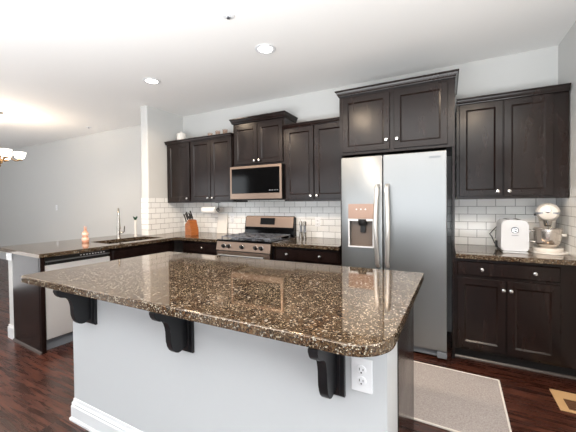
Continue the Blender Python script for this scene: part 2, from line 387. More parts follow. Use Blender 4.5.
# ------------------------------------------------------------------ countertops
def slab_cells(bm, xs, ys, keep, z0, z1, fn=lambda x, y: (x, y)):
    V = {}
    def vert(i, j, k):
        if (i, j, k) not in V:
            x, y = fn(xs[i], ys[j]); V[(i, j, k)] = bm.verts.new((x, y, (z0, z1)[k]))
        return V[(i, j, k)]
    K = {(i, j) for i in range(len(xs)-1) for j in range(len(ys)-1) if keep(i, j)}
    for i, j in K:
        for k in (0, 1): bm.faces.new([vert(i, j, k), vert(i+1, j, k), vert(i+1, j+1, k), vert(i, j+1, k)])
        for di, dj, a, b in ((-1, 0, (i, j), (i, j+1)), (1, 0, (i+1, j), (i+1, j+1)), (0, -1, (i, j), (i+1, j)), (0, 1, (i, j+1), (i+1, j+1))):
            if (i+di, j+dj) not in K: bm.faces.new([vert(*a, 0), vert(*b, 0), vert(*b, 1), vert(*a, 1)])
def soft(bm, off):
    bmesh.ops.recalc_face_normals(bm, faces=bm.faces)
    es = [e for e in bm.edges if len(e.link_faces) == 2 and e.calc_face_angle(0) > R(40)]
    bmesh.ops.bevel(bm, geom=es, offset=off, segments=2, affect='EDGES', profile=.5)
# peninsula frame: origin at the near front corner of its worktop, x runs toward the back wall, y toward the dining room
PO = Vector((-2.575, -2.164)); PA = R(87.2)
pu = Vector((math.cos(PA), math.sin(PA))); pv = Vector((-pu.y, pu.x))
def pen(a, b): q = PO+pu*a+pv*b; return q.x, q.y
LEN = (2.164-.65)/pu.y
CT0, CT1 = .876, .915
bm = nb()
axs = [0, .70, 1.40, LEN]
bys = [0, .13, .53, .62, 1.02]
def pf(x, y): return pen(x, y)
slab_cells(bm, axs, bys, lambda i, j: not (i == 1 and j == 1), CT0, CT1, pf)
# back-wall leg of the L
cx0, _ = pen(LEN, 0); c1x, c1y = pen(LEN, .62)
vA = [(cx0, -.65), (XR-.002, -.65), (XR-.002, -.0095), (XL+.0095, -.0095), (XL+.0095, -.64)]
def prism_z(bm, pts, z0, z1):
    A = [bm.verts.new((x, y, z0)) for x, y in pts]; B = [bm.verts.new((x, y, z1)) for x, y in pts]
    bm.faces.new(A); bm.faces.new(B)
    for i in range(len(pts)): j = (i+1) % len(pts); bm.faces.new((A[i], A[j], B[j], B[i]))
prism_z(bm, [(cx0, -.653), (XR-.002, -.653), (XR-.002, -.0095), (XL+.0095, -.0095), (XL+.0095, -.653)], CT0, CT1-.0003)
soft(bm, .004)
o = obj('granite_worktop', bm, 'granite', smooth=True); tag(o, 'speckled dark granite L-shaped worktop around the sink and left of the range', 'countertop')
bm = nb(); add_box(bm, XM+.002, -.288, -.65, -.0095, CT0, CT1, bev=.004); o = obj('granite_worktop', bm, 'granite', smooth=True); tag(o, 'short granite worktop between the range and the refrigerator', 'countertop')
bm = nb(); add_box(bm, .727, XW-.011, -.65, -.0095, CT0, CT1, bev=.004); o = obj('granite_worktop', bm, 'granite', smooth=True); tag(o, 'granite worktop under the toaster and stand mixer at right', 'countertop')

# ------------------------------------------------------------------ peninsula units (face the island)
def pen3(a, b, z=0): x, y = pen(a, b); return (x, y, z)
t = thing('end_panel', 'dark wood end panel closing the near end of the sink peninsula', 'panel', pen3(.012, .03), PA)
bx('panel', 'cab', t, 0, .022, .0, .60, 0, .875, bev=.001); bx('corner_post', 'cab', t, .0, .035, -.012, .03, 0, .875, bev=.002)
bm = nb(); add_prism(bm, [(-.014, 0), (0, 0), (0, .02), (-.008, .016)], 'y', -.012, .60); obj('shoe_moulding', bm, 'shoe', t)
# dishwasher
t = thing('dishwasher', 'stainless dishwasher with black control strip at the end of the peninsula', 'dishwasher', pen3(.052, .045), PA)
DW = .598
bx('body', 'black', t, 0, DW, .02, .57, .10, .87)
bx('kick_plate', 'grey', t, 0, DW, .035, .06, .0, .095)
bx('door', 'steel_dw', t, .004, DW-.004, -.012, .02, .112, .795, bev=.004)
p = bx('control_panel', 'black', t, .004, DW-.004, -.012, .02, .835, .868, bev=.003)
bx('control_trim', 'steel', p, .006, DW-.006, -.0135, -.0115, .826, .838)
bm = nb()
for k in range(9): add_box(bm, .30+k*.028, .314+k*.028, -.0135, -.0119, .848, .856)
obj('small_marks', bm, 'plate', p)
bx('pocket_handle', 'black', t, .03, DW-.03, .0, .015, .80, .826)
# sink base
SX = .052+DW+.004; SW = LEN-SX-.02
t = base_cab('dark sink base cabinet with plain false drawer front in the peninsula', pen3(SX, .045), PA, SW, depth=.57,
             doors=[(.02, SW/2-.03, .125, .69, SW/2-.07, .64), (SW/2-.022, SW-.09, .125, .69, SW/2+.02, .64)], drawers=[(.02, SW-.09, .71, .85, [])], name='sink_cabinet')
# knee wall on the dining side (setting)
bm = nb(); prism_z(bm, [pen(.02, .64), pen(LEN-.006, .64), pen(LEN-.006, .755), pen(.02, .755)], 0, CT0-.002)
struct('wall_knee', bm, 'wall')
bm = nb(); prism_z(bm, [pen(.006, .632), pen(.02, .632), pen(.02, .77), pen(.006, .77)], 0, .115); prism_z(bm, [pen(.006, .756), pen(LEN-.01, .756), pen(LEN-.01, .77), pen(.006, .77)], 0, .115)
prism_z(bm, [pen(.012, .635), pen(.02, .635), pen(.02, .765), pen(.012, .765)], .115, .135)
struct('baseboard_knee', bm, 'trim')
bm = nb(); prism_z(bm, [pen(.006, .63), pen(.022, .63), pen(.022, .76), pen(.006, .76)], .80, CT0-.002)
struct('trim_1', bm, 'trim')
# sink basin
bm = nb()
def basin(bm, a0, a1, b0, b1, z0, z1, th=.004):
    for (p, q, r, s, zz0, zz1) in ((a0, a1, b0, b0+th, z0, z1), (a0, a1, b1-th, b1, z0, z1), (a0, a0+th, b0, b1, z0, z1), (a1-th, a1, b0, b1, z0, z1), (a0, a1, b0, b1, z0, z0+th)): add_box(bm, p, q, r, s, zz0, zz1)
t = thing('kitchen_sink', 'undermount steel sink set in the peninsula worktop below the faucet', 'sink', pen3(.70, .13, .70), PA)
basin(bm, -.01, .71, -.01, .41, 0, .174); o = obj('basin', bm, 'grey_steel', t)
bm = nb(); add_lathe(bm, [(.0, .005), (.04, .005), (.045, .0085), (.03, .007), (0, .0065)], 20, (.35, .2, 0)); obj('drain', bm, 'chrome', t, True)
# faucet
t = thing('faucet', 'tall brushed nickel gooseneck faucet with pull-down sprayer behind the sink', 'faucet', pen3(1.07, .575, CT1), PA-R(30))
bm = nb(); add_lathe(bm, [(0, 0), (.029, 0), (.029, .006), (.024, .012), (.021, .05), (.023, .09), (.02, .13), (.0165, .15), (.0, .15)], 20); obj('base', bm, 'nickel', t, True)
pts = [(0, 0, .14), (0, 0, .28)]+[(0, -.075+.075*math.cos(a), .30+.085*math.sin(a)) for a in [R(q) for q in range(0, 181, 15)]]+[(0, -.152, .27)]
bm = nb(); add_tube(bm, pts, .0115, 12); obj('spout', bm, 'nickel', t, True)
bm = nb(); add_lathe(bm, [(0, .13), (.021, .13), (.024, .14), (.018, .2), (.0155, .26), (.013, .29), (0, .29)], 18, (0, -.153, 0)); obj('spray_head', bm, 'nickel', t, True)
bm = nb(); add_tube(bm, [(0.018, 0, .075), (.05, 0, .078), (.062, 0, .09), (.066, -.01, .13), (.068, -.015, .16)], .008, 10, rads=[.013, .012, .009, .007, .006]); obj('handle', bm, 'nickel', t, True)
# bottle and bud vase by the sink
px_, py_ = pen(.67, .575)
t = thing('soap_bottle', 'small rose and copper coloured figure-shaped bottle beside the sink', 'bottle', (px_, py_, CT1))
bm = nb(); add_lathe(bm, [(0, 0), (.034, 0), (.037, .01), (.036, .045), (.03, .06), (.026, .07), (.033, .085), (.034, .10), (.025, .12), (.016, .135), (.014, .15), (0, .15)], 18); obj('body', bm, 'copper', t, True)
bm = nb(); add_lathe(bm, [(.0345, .02), (.0385, .024), (.0385, .046), (.0335, .052)], 18); obj('lower_band', bm, 'rose', t, True)
bm = nb(); add_lathe(bm, [(.030, .074), (.036, .085), (.036, .10), (.029, .112)], 18); obj('upper_band', bm, 'rose', t, True)
bm = nb(); add_tube(bm, [(-.012, 0, .14), (-.018, 0, .165), (-.022, 0, .19)], .006, 8, rads=[.007, .006, .003]); add_tube(bm, [(.012, 0, .14), (.017, 0, .165), (.02, 0, .185)], .006, 8, rads=[.007, .006, .003]); obj('tips', bm, 'copper', t, True)
px_, py_ = pen(1.31, .585)
t = thing('bud_vase', 'slim white vase holding one small dark green sprig beside the faucet', 'vase', (px_, py_, CT1))
bm = nb(); add_lathe(bm, [(0, 0), (.018, 0), (.018, .01), (.014, .03), (.0135, .19), (.015, .225), (.012, .226), (.010, .02), (0, .018)], 16); obj('vase', bm, 'whitematte', t, True)
bm = nb()
for k in range(7):
    a = k*.9; add_tube(bm, [(0, 0, .215), (.012*math.cos(a), .012*math.sin(a), .25), (.03*math.cos(a), .03*math.sin(a), .265+.006*(k % 3))], .005, 6, rads=[.003, .011, .003])
obj('sprig', bm, 'green', t, True)

# ------------------------------------------------------------------ range
t = thing('gas_range', 'stainless gas range with black cooktop between the base cabinets', 'stove', (XR+.002, -.66, 0))
W = .756
bx('body', 'black', t, 0, W, .03, .645, .03, .905)
bx('cooktop', 'blackgloss', t, 0, W, -.005, .60, .903, .922, bev=.004)
bm = nb(); add_prism(bm, [(.03, .792), (-.028, .798), (-.006, .897), (.03, .903)], 'x', 0, W, bev=.003); cp = obj('control_panel', bm, 'steel_warm', t, True)
for x in (.115, .19, .378, .565, .64):
    bm = nb(); add_lathe(bm, [(0.024, 0), (.024, .004), (.02, .006), (.018, .03), (.015, .034), (0, .034)], 18, (0, 0, 0), '-y'); k = obj('knob', bm, 'black', cp, True, (x, -.020, .848)); k.rotation_euler = (R(-12), 0, 0); k['label'] = 'black control knob'
    bm = nb(); add_lathe(bm, [(.027, 0), (.027, .003), (.024, .005), (.024, 0)], 18, (0, 0, 0), '-y'); k2 = obj('knob_ring', bm, 'chrome', k, True)
d = bx('oven_door', 'steel_warm', t, .004, W-.004, -.02, .03, .205, .785, bev=.004)
bx('window', 'blackgloss', d, .12, W-.12, -.0215, -.018, .33, .62)
bm = nb(); add_tube(bm, [(.06, -.06, .745), (W-.06, -.06, .745)], .012, 12); add_box(bm, .075, .095, -.06, -.02, .737, .753); add_box(bm, W-.095, W-.075, -.06, -.02, .737, .753); obj('handle', bm, 'steel', d, True)
bx('storage_drawer', 'steel_warm', t, .004, W-.004, -.015, .03, .06, .195, bev=.004)
bg = nb(); bk = 'blackgloss'; add_prism(bg, [(.565, .922), (.645, .922), (.645, 1.165), (.60, 1.165), (.575, 1.02)], 'x', .0, W, bev=.003); b0 = obj('backguard', bg, bk, t, True)
bm = nb(); add_prism(bm, [(.568, 1.035), (.64, 1.025), (.64, 1.18), (.605, 1.18), (.592, 1.17)], 'x', .012, W-.012, bev=.006); fp = obj('backguard_panel', bm, 'steel_warm', b0, True)
bm = nb(); add_prism(bm, [(.567, 1.07), (.583, 1.155), (.61, 1.155), (.61, 1.07)], 'x', .255, .475); obj('display', bm, 'blackgloss', b0)
# grates and burners
for gx in (.03, .265, .50):
    bm = nb(); x1 = gx+.226
    for xx in (gx, x1-.012): add_box(bm, xx, xx+.012, .04, .53, .945, .957)
    for yy in (.04, .28, .518): add_box(bm, gx, x1, yy, yy+.012, .945, .957)
    for yy in (.16, .40):
        add_box(bm, gx, x1, yy-.005, yy+.005, .948, .96); add_box(bm, gx+.108, gx+.118, yy-.11, yy+.11, .948, .96)
    for xx in (gx, x1-.012):
        for yy in (.04, .28, .518): add_box(bm, xx, xx+.012, yy, yy+.012, .922, .946)
    obj('grate', bm, 'iron', t)
for x, y in ((.143, .16), (.143, .40), (.378, .28), (.613, .16), (.613, .40)):
    bm = nb(); add_lathe(bm, [(.045, .922), (.045, .930), (.03, .936), (.03, .944), (0, .944)], 18, (x, y, 0)); obj('burner', bm, 'iron', t, True)

# ------------------------------------------------------------------ microwave
t = thing('microwave', 'stainless over-range microwave with black glass door under the short cabinet', 'microwave', (XR+.002, -.40, 1.40))
HM = .418
bx('body', 'black', t, 0, W, .03, .388, 0, HM, bev=.003)
d = bx('door', 'steel_warm', t, 0, W, 0, .03, .005, HM-.001, bev=.004)
bx('glass', 'blackgloss', d, .028, W-.028, -.003, .004, .075, HM-.03, bev=.002)
bx('bottom_vent', 'black', t, .05, W-.05, .05, .3, -.008, 0)
bm = nb()
for k in range(4): add_box(bm, .585+k*.035, .606+k*.035, -.0042, -.003, .105, .113)
obj('small_marks', bm, 'grey', d)  # row of small grey marks low on the glass

# ------------------------------------------------------------------ refrigerator
t = thing('refrigerator', 'stainless side-by-side refrigerator with ice and water dispenser', 'refrigerator', (-.248, -.68, 0))
FW = .911; FH = 1.78; sp = .391
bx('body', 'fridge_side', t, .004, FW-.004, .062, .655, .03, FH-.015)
for x in (.05, FW-.08):
    bx('foot', 'black', t, x, x+.03, .09, .13, 0, .03)
bm = nb(); add_box(bm, 0, sp-.003, 0, .055, .075, FH, bev=.009)
fd = obj('freezer_door', bm, 'steel', t, True)
# cut the dispenser recess
DX0, DX1, DZ0, DZ1 = .070, .312, .925, 1.195
cut = nb(); add_box(cut, DX0+.012, DX1-.012, -.05, .045, DZ0+.012, DZ1); c_o = obj('cutter', cut, 'steel', t)
md = fd.modifiers.new('b', 'BOOLEAN'); md.operation = 'DIFFERENCE'; md.object = c_o; md.solver = 'EXACT'
bpy.context.view_layer.update(); dg = bpy.context.evaluated_depsgraph_get(); me = bpy.data.meshes.new_from_object(fd.evaluated_get(dg)); fd.modifiers.clear(); fd.data = me
bpy.data.objects.remove(c_o)
rd = bx('refrigerator_door', 'steel', t, sp+.003, FW, 0, .055, .075, FH, bev=.009)
dp = bx('dispenser_panel', 'panel_tan', fd, DX0, DX1, -.008, .002, DZ1, 1.335, bev=.003)
for k in range(3):
    bm = nb(); add_lathe(bm, [(.007, 0), (.007, .001), (0, .001)], 12, (.15+k*.042, -.0085, 1.285), '-y'); obj('button', bm, 'plate', dp)
bm = nb(); add_box(bm, DX0, DX0+.012, -.008, .0, DZ0, DZ1); add_box(bm, DX1-.012, DX1, -.008, 0, DZ0, DZ1); add_box(bm, DX0, DX1, -.016, 0, DZ0, DZ0+.014); add_box(bm, DX0, DX1, -.012, 0, DZ1-.02, DZ1); obj('dispenser_frame', bm, 'white', fd)
bm = nb(); add_box(bm, DX0+.013, DX1-.013, .042, .044, DZ0+.012, DZ1-.001); add_box(bm, DX0+.013, DX1-.013, -.01, .042, DZ0+.012, DZ0+.018); obj('dispenser_recess', bm, 'recess', fd)
bm = nb(); add_lathe(bm, [(.036, 0), (.045, .03), (.045, .06), (0, .06)], 16, (.205, .01, DZ1-.062)); add_box(bm, .18, .23, .015, .03, DZ1-.13, DZ1-.06, bev=.004); obj('dispenser_nozzle', bm, 'black', fd, True)
def fhandle(xx, par, bow):
    pts = [(xx, 0, .76), (xx+bow*.3, -.035, .785)]+[(xx+bow*math.sin(q*math.pi/10), -.045-.02*math.sin(q*math.pi/10), .82+.64*q/10) for q in range(11)]+[(xx+bow*.3, -.035, 1.485), (xx, 0, 1.505)]
    bm = nb(); add_tube(bm, pts, .019, 14, squash=.8); return obj('handle', bm, 'handle', par, True)
fhandle(sp-.042, fd, -.012); fhandle(sp+.042, rd, .012)
bx('brand_plate', 'grey', rd, .775, .865, -.0015, .001, 1.722, 1.738)
k = bx('kick_grille', 'grey', t, .02, FW-.02, .03, .06, .02, .068, bev=.003)
bm = nb(); add_box(bm, FW-.075, FW-.0, -.005, .045, .018, .07, bev=.006); obj('hinge_cover', bm, 'grey', t, True)
bx('hinge_cover', 'grey', t, .0, .075, -.005, .045, .018, .07, bev=.006)

# ------------------------------------------------------------------ island
IX0, IX1, IY0, IYB = -1.425, .481, -2.49, -1.60
t = thing('kitchen_island', 'large kitchen island, white panelled front and dark cabinets, holding the granite slab', 'island', ((IX0+IX1)/2, (IY0+IYB)/2, 0))
ox, oy = (IX0+IX1)/2, (IY0+IYB)/2
def ib(name, mat, x0, x1, y0, y1, z0, z1, bev=0, par=None): return bx(name, mat, par or t, x0-ox, x1-ox, y0-oy, y1-oy, z0, z1, bev=bev)
ib('front_wall', 'island_white', IX0, IX1, IY0, -2.25, 0, .894)
bm = nb(); add_box(bm, IX0-ox, IX1-.004-ox, -2.25-oy, -1.620-oy, .10, .894); add_box(bm, IX0+.0-ox, IX1-.004-ox, -2.25-oy, -1.68-oy, 0, .10); obj('cabinet_body', bm, 'cab', t)
bm = nb(); add_box(bm, IX1-.004-ox, IX1+.004-ox, -2.248-oy, -1.60-oy, 0, .894)
obj('side_panel', bm, 'cab', t)
for i in range(4):
    wdt = (IX1-IX0-.02)/4; x0 = IX0+.01+i*wdt
    dd = obj('door', door_bm(wdt-.008, .60), 'cab', t, False, (x0+wdt-.004-ox, -1.620-oy, .115)); dd.rotation_euler = (0, 0, math.pi)
    knob(dd, .04 if i % 2 else wdt-.05, .55)
    dd = obj('drawer', drawer_bm(wdt-.008, .13), 'cab', t, False, (x0+wdt-.004-ox, -1.620-oy, .73)); dd.rotation_euler = (0, 0, math.pi)
    knob(dd, wdt/2, .065)
# baseboard profile round the white front
prof = [(0, 0), (.022, 0), (.022, .014), (.0145, .022), (.0145, .088), (.010, .098), (.012, .106), (.006, .118), (.003, .135), (0, .137)]
bm = nb(); cols = []
for o_, z in prof:
    cols.append([bm.verts.new((x-ox, y-oy, z)) for x, y in ((IX0-o_, -2.25), (IX0-o_, IY0-o_), (IX1, IY0-o_))])
for a, b in zip(cols, cols[1:]):
    for i in range(2): bm.faces.new((a[i], a[i+1], b[i+1], b[i]))
bm.faces.new([c[0] for c in cols]); bm.faces.new([c[2] for c in cols]); obj('baseboard', bm, 'trim', t)
# corbels: profile in (y, z)
def arc(cy, cz, ry, rz, a0, a1, n=8): return [(cy+ry*math.cos(R(a0+(a1-a0)*i/n)), cz+rz*math.sin(R(a0+(a1-a0)*i/n))) for i in range(n+1)]
prof = [(0, .874), (-.215, .874), (-.213, .862)]
prof += [(-.208, .849), (-.197, .836), (-.183, .828), (-.165, .824), (-.150, .821), (-.136, .813), (-.124, .799), (-.117, .78), (-.115, .76), (-.114, .735), (-.112, .71), (-.106, .688), (-.095, .67), (-.080, .657), (-.062, .650), (-.045, .650), (-.03, .655), (-.02, .661), (-.01, .661), (0, .661)]
for x in (-1.21, -.445, .290):
    c = thing('tmp', '', 'x'); bpy.data.objects.remove(c)
    bm = nb(); add_prism(bm, [(y+IY0-.018-oy, z) for y, z in [(q*.84, .894-(.874-w_)*1.0) for q, w_ in prof]], 'x', x-.017-ox, x+.017-ox, bev=.0025); cb = obj('corbel', bm, 'corbel', t, True); cb['label'] = 'black scrolled corbel bracket'
    bm = nb(); add_prism(bm, [(IY0-.018-oy, .894), (IY0-oy, .894), (IY0-oy, .648), (IY0-.012-oy, .648), (IY0-.018-oy, .654)], 'x', x-.045-ox, x+.045-ox)
    add_box(bm, x-.03-ox, x+.03-ox, IY0-.024-oy, IY0-.017-oy, .66, .894, bev=.002)
    obj('back_plate', bm, 'corbel', cb)
# outlet on the island front
ocx, ocz = .395, .742
bm = nb(); add_box(bm, ocx-.037-ox, ocx+.037-ox, IY0-.007-oy, IY0-oy, ocz-.06, ocz+.06, bev=.003); pl = obj('outlet_plate', bm, 'plate', t, True)
def sockets(pl, cx, y, cz):
    for dz in (-.0195, .0195):
        bm = nb(); add_lathe(bm, [(.0165, 0), (.0165, .003), (.015, .004), (0, .004)], 18, (cx, y, cz+dz), '-y'); s = obj('socket', bm, 'plate', pl, True)
        bm = nb(); add_box(bm, cx-.0075, cx-.0052, y-.0048, y-.0035, cz+dz-.001, cz+dz+.008); add_box(bm, cx+.0052, cx+.0075, y-.0048, y-.0035, cz+dz-.001, cz+dz+.007)
        add_lathe(bm, [(.0028, 0), (.0028, .001), (0, .001)], 10, (cx, y-.0038, cz+dz-.008), '-y'); obj('slots', bm, 'slot', pl)
sockets(pl, ocx-ox, IY0-.007-oy, ocz)
# island worktop
def rounded(pts_r, n=10):
    out = []; N = len(pts_r)
    for i, (x, y, r) in enumerate(pts_r):
        p = Vector((x, y)); a = (Vector(pts_r[i-1][:2])-p).normalized(); b = (Vector(pts_r[(i+1) % N][:2])-p).normalized()
        if r <= 0: out.append((x, y)); continue
        c = p+a*r+b*r
        for k in range(n+1):
            q = math.pi/2*k/n; d = (-b*math.cos(q)-a*math.sin(q))
            out.append(tuple(c+d*r))
    return out
CX0, CX1, CY0, CYB = -1.60, .515, -2.688, -1.612
IT0, IT1 = .895, .935
bm = nb(); prism_z(bm, rounded([(CX0, CY0, .03), (CX1, CY0, .13), (CX1+.03, CYB, .015), (CX0+.08, CYB-.04, .03)]), IT0, IT1); soft(bm, .006)
o = obj('island_worktop', bm, 'granite', smooth=True); tag(o, 'large glossy brown speckled granite slab on top of the island', 'countertop')

# ------------------------------------------------------------------ counter items
# knife block
t = thing('knife_block', 'orange wooden knife block in the left corner of the counter', 'knife block', (-2.56, -.33, CT1), R(-20))
bm = nb(); add_prism(bm, [(-.10, .0), (.10, 0), (.10, .07), (.04, .205), (.005, .215), (-.10, .145)], 'x', -.055, .055, bev=.003); bm2 = bm
o = obj('block', bm, 'wood', t, True); o.rotation_euler = (0, 0, R(-90))
def knife(pos, L, rot, i):
    k = thing('kitchen_knife', 'black-handled knife standing in the orange knife block', 'knife', pos, rot, 'knives in the knife block')
    bm = nb(); dx, dz = -.62, .78
    add_tube(bm, [(0, 0, 0), (dx*.3*L, 0, dz*.3*L), (dx*L, 0, dz*L), (dx*(L+.012), 0, dz*(L+.012))], .011, 8, rads=[.0095, .0105, .0125, .007]); obj('handle', bm, 'black', k, True)
    bm = nb(); add_tube(bm, [(dx*-.012, 0, dz*-.012), (dx*.006, 0, dz*.006)], .0112, 8); obj('bolster', bm, 'chrome', k, True)
kb = Matrix.Translation((-2.56, -.33, CT1)) @ Matrix.Rotation(R(-20), 4, 'Z') @ Matrix.Rotation(R(-90), 4, 'Z')
ki = 0
for (s, xx) in ((.2, -.035), (.2, 0), (.2, .035), (.55, -.03), (.55, .03), (.85, -.03), (.85, .0), (.85, .032)):
    yy = -.10+.105*s; zz = .145+.07*s
    p = kb @ Vector((xx, yy-.006, zz+.011)); knife(tuple(p), .085+.02*(ki % 3), R(-20-180+0), ki) if False else None
    d = (kb.to_3x3() @ Vector((0, -.62, .78))).normalized(); d = Vector((d.x, d.y, d.z))
    L = .105+.018*(ki % 3); ki += 1
    k = thing('kitchen_knife', 'black-handled knife standing in the orange knife block', 'knife', tuple(p), 0, 'knives in the knife block')
    bm = nb(); add_tube(bm, [d*.004, d*.3*L, d*L, d*(L+.012)], .011, 8, rads=[.0085, .0095, .0115, .007]); obj('handle', bm, 'black', k, True)
    bm = nb(); add_tube(bm, [d*-.004, d*.010], .0102, 8); obj('bolster', bm, 'chrome', k, True)
# paper towel holder under cabinet
hx0, hx1, hy, hz = -2.46, -2.20, -.20, 1.265
t = thing('towel_holder', 'black wire paper towel holder under the upper cabinet', 'towel holder', ((hx0+hx1)/2, hy, 1.368))
bm = nb(); a, b = hx0-(hx0+hx1)/2, hx1-(hx0+hx1)/2
add_tube(bm, [(b+.02, 0, -.002), (b+.022, 0, -.05), (b+.02, 0, hz-1.368), (a, 0, hz-1.368)], .004, 8); add_box(bm, b-.02, b+.04, -.02, .02, -.006, 0)
obj('rod', bm, 'black', t, True)
bm = nb()
ring = [(b+.012, .024*math.cos(R(q)), hz-1.368+.024*math.sin(R(q))) for q in range(0, 361, 24)]; add_tube(bm, ring, .005, 8); obj('ring_end', bm, 'black', t, True)
bm = nb(); add_lathe(bm, [(.012, -.12), (.048, -.12), (.050, -.115), (.050, .115), (.048, .12), (.012, .12), (.012, -.12)], 28, (0, 0, 0), 'x', caps=False)
o = obj('paper_towel_roll', bm, 'paper', smooth=True, loc=((hx0+hx1)/2-.005, hy, hz)); tag(o, 'white paper towel roll hanging horizontally under the cabinet', 'paper towel roll')
# white board leaning on the tiles
o = bx('cutting_board', 'whitematte', None, -.09, .09, -.006, .006, 0, .295, bev=.004, loc=(-2.25, -.050, CT1+.001)); o.rotation_euler = (R(-6), 0, 0)
tag(o, 'plain white cutting board leaning against the tiles left of the range', 'cutting board')
# outlets on the tile
def outlet(label, x, z, y=-.008, w=.07, sock=True, name='electrical_outlet'):
    t = thing(name, label, 'outlet', (x, y, z)); bm = nb(); add_box(bm, -w/2, w/2, -.006, 0, -.057, .057, bev=.003); pl = obj('cover_plate', bm, 'plate', t, True)
    if sock: sockets(pl, 0, -.006, 0)
    return t
outlet('white outlet on the tiles between the white board and the range', -2.09, 1.14)
outlet('white outlet on the tiles between range and refrigerator', -.765, 1.11)
outlet('white outlet on the tiles behind the toaster cord', 1.118, 1.135)
outlet('small white outlet on the far pale dining room wall', -6.8, 1.30, y=0)
# salt and pepper mills
for k, (x, y, lab) in enumerate(((-.925, -.16, 'slim steel mill on the worktop right of the range, the one nearer the range'), (-.875, -.16, 'slim steel mill on the worktop right of the range, the one nearer the refrigerator'))):
    t = thing('pepper_mill', lab, 'pepper mill', (x, y, CT1))
    bm = nb(); add_lathe(bm, [(0, 0), (.022, 0), (.023, .01), (.019, .05), (.021, .08), (0, .08)], 16); obj('base', bm, 'nickel', t, True)
    bm = nb(); add_lathe(bm, [(0, .08), (.017, .08), (.015, .12), (.018, .16), (0, .16)], 16); obj('body', bm, 'grey', t, True)
    bm = nb(); add_lathe(bm, [(0, .16), (.021, .16), (.021, .2), (.014, .212), (0, .213)], 16); obj('cap', bm, 'nickel', t, True)
# toaster
TX, TY = 1.168, -.28
t = thing('toaster', 'white rounded toaster, end towards the camera, with a round dark badge', 'toaster', (TX, TY, CT1))
bm = nb(); add_prism(bm, rounded([(-.097, .014, .02), (.097, .014, .02), (.093, .275, .04), (-.093, .275, .04)], 6), 'y', -.14, .15, bev=.012); tb = obj('body', bm, 'white', t, True)
bm = nb(); add_box(bm, -.09, .09, -.13, .14, .0, .016, bev=.004); obj('base', bm, 'black', t, True)
bm = nb(); add_box(bm, -.05, -.025, -.09, .11, .2745, .2762); add_box(bm, .025, .05, -.09, .11, .2745, .2762); obj('slots', bm, 'slot', t)
bm = nb(); add_lathe(bm, [(.026, 0), (.026, .004), (.022, .006), (0, .006)], 24, (0, -.14, .19), '-y'); bd = obj('badge', bm, 'blue', t, True); bd['label'] = 'round dark blue badge'
bm = nb(); add_lathe(bm, [(.019, 0), (.019, .001), (.0165, .001), (.0165, 0)], 24, (0, -.1462, .19), '-y', caps=False); add_box(bm, -.012, .012, -.147, -.146, .187, .193); obj('badge_ring', bm, 'chrome', bd, True)
bx('word_mark', 'grey', t, -.022, .022, -.1408, -.1395, .143, .147)
bm = nb(); add_tube(bm, [(-.09, .10, .06), (-.105, .08, .02), (-.115, .10, .05), (-.13, .14, .10), (-.145, .17, .125), (-.11, .22, .16), (-.065, .245, .21), (-.055, .252, .228)], .004, 8); cd = obj('cord', bm, 'black', t, True)
bx('plug', 'black', cd, -.07, -.04, .240, .263, .215, .245, bev=.004)
bx('cord_grip', 'black', cd, -.112, -.088, .06, .11, .012, .075, bev=.006)
o = bx('serving_slab', 'whitematte', None, -.10, .10, -.13, .13, 0, .010, bev=.004, loc=(TX, TY-.065, CT1)); bpy.data.objects.remove(o)
o = bx('crumb_tray', 'white', t, -.085, .085, -.175, -.13, .001, .010, bev=.003)
# mixer
MX, MY = 1.415, -.27
bm = nb(); pts = rounded([(-.128, -.15, .12), (.128, -.15, .12), (.128, .15, .06), (-.128, .15, .06)], 8)
add_prism(bm, pts, 'z', 0, .012, bev=.004); o = obj('mixer_mat', bm, 'whitematte', smooth=True, loc=(MX, MY, CT1)); tag(o, 'flat cream slider board lying under the stand mixer', 'board')
t = thing('stand_mixer', 'cream stand mixer with steel bowl in the right corner of the counter', 'mixer', (MX, MY, CT1+.012), R(-12))
bm = nb(); add_prism(bm, rounded([(-.105, -.13, .10), (.105, -.13, .10), (.098, .13, .05), (-.098, .13, .05)], 8), 'z', 0, .032, bev=.009); obj('base', bm, 'cream', t, True)
bm = nb(); add_tube(bm, [(0, .095, .02), (0, .10, .10), (0, .095, .17), (0, .07, .235), (0, .05, .27)], .05, 18, rads=[.075, .055, .05, .055, .06]); obj('column', bm, 'cream', t, True)
hp = [(.0, .15), (.03, .145), (.055, .13), (.072, .09), (.078, .03), (.079, -.05), (.074, -.10), (.060, -.135), (.035, -.148), (0, -.152)]
bm = nb(); ringsv = []
for r_h, y in hp:
    ringsv.append([bm.verts.new((r_h*1.02*math.cos(2*math.pi*k/24), y, .328+.95*r_h*math.sin(2*math.pi*k/24))) for k in range(24)])
for a, b in zip(ringsv, ringsv[1:]):
    for k in range(24): bm.faces.new((a[k], a[(k+1) % 24], b[(k+1) % 24], b[k]))
bmesh.ops.remove_doubles(bm, verts=bm.verts, dist=1e-5); hd = obj('motor_head', bm, 'cream', t, True)
bm = nb()
ringsv = []
for y, r_h in ((.10, .0705), (.03, .0795), (-.05, .0805), (-.10, .0755), (-.136, .0615), (-.1485, .038)):
    ringsv.append([bm.verts.new((r_h*1.02*math.cos(R(q)), y, .328+.95*r_h*math.sin(R(q)))) for q in (-16, -12, -8, -4, 0)]+[bm.verts.new((r_h*1.02*math.cos(R(180+q)), y, .328+.95*r_h*math.sin(R(180+q)))) for q in (16, 12, 8, 4, 0)])
for a, b in zip(ringsv, ringsv[1:]):
    for k in list(range(4))+list(range(5, 9)): bm.faces.new((a[k], a[k+1], b[k+1], b[k]))
a = ringsv[-1]
for k in range(4): bm.faces.new((a[k], a[k+1], a[k+6], a[k+5]))
obj('trim_band', bm, 'iron', hd, True)
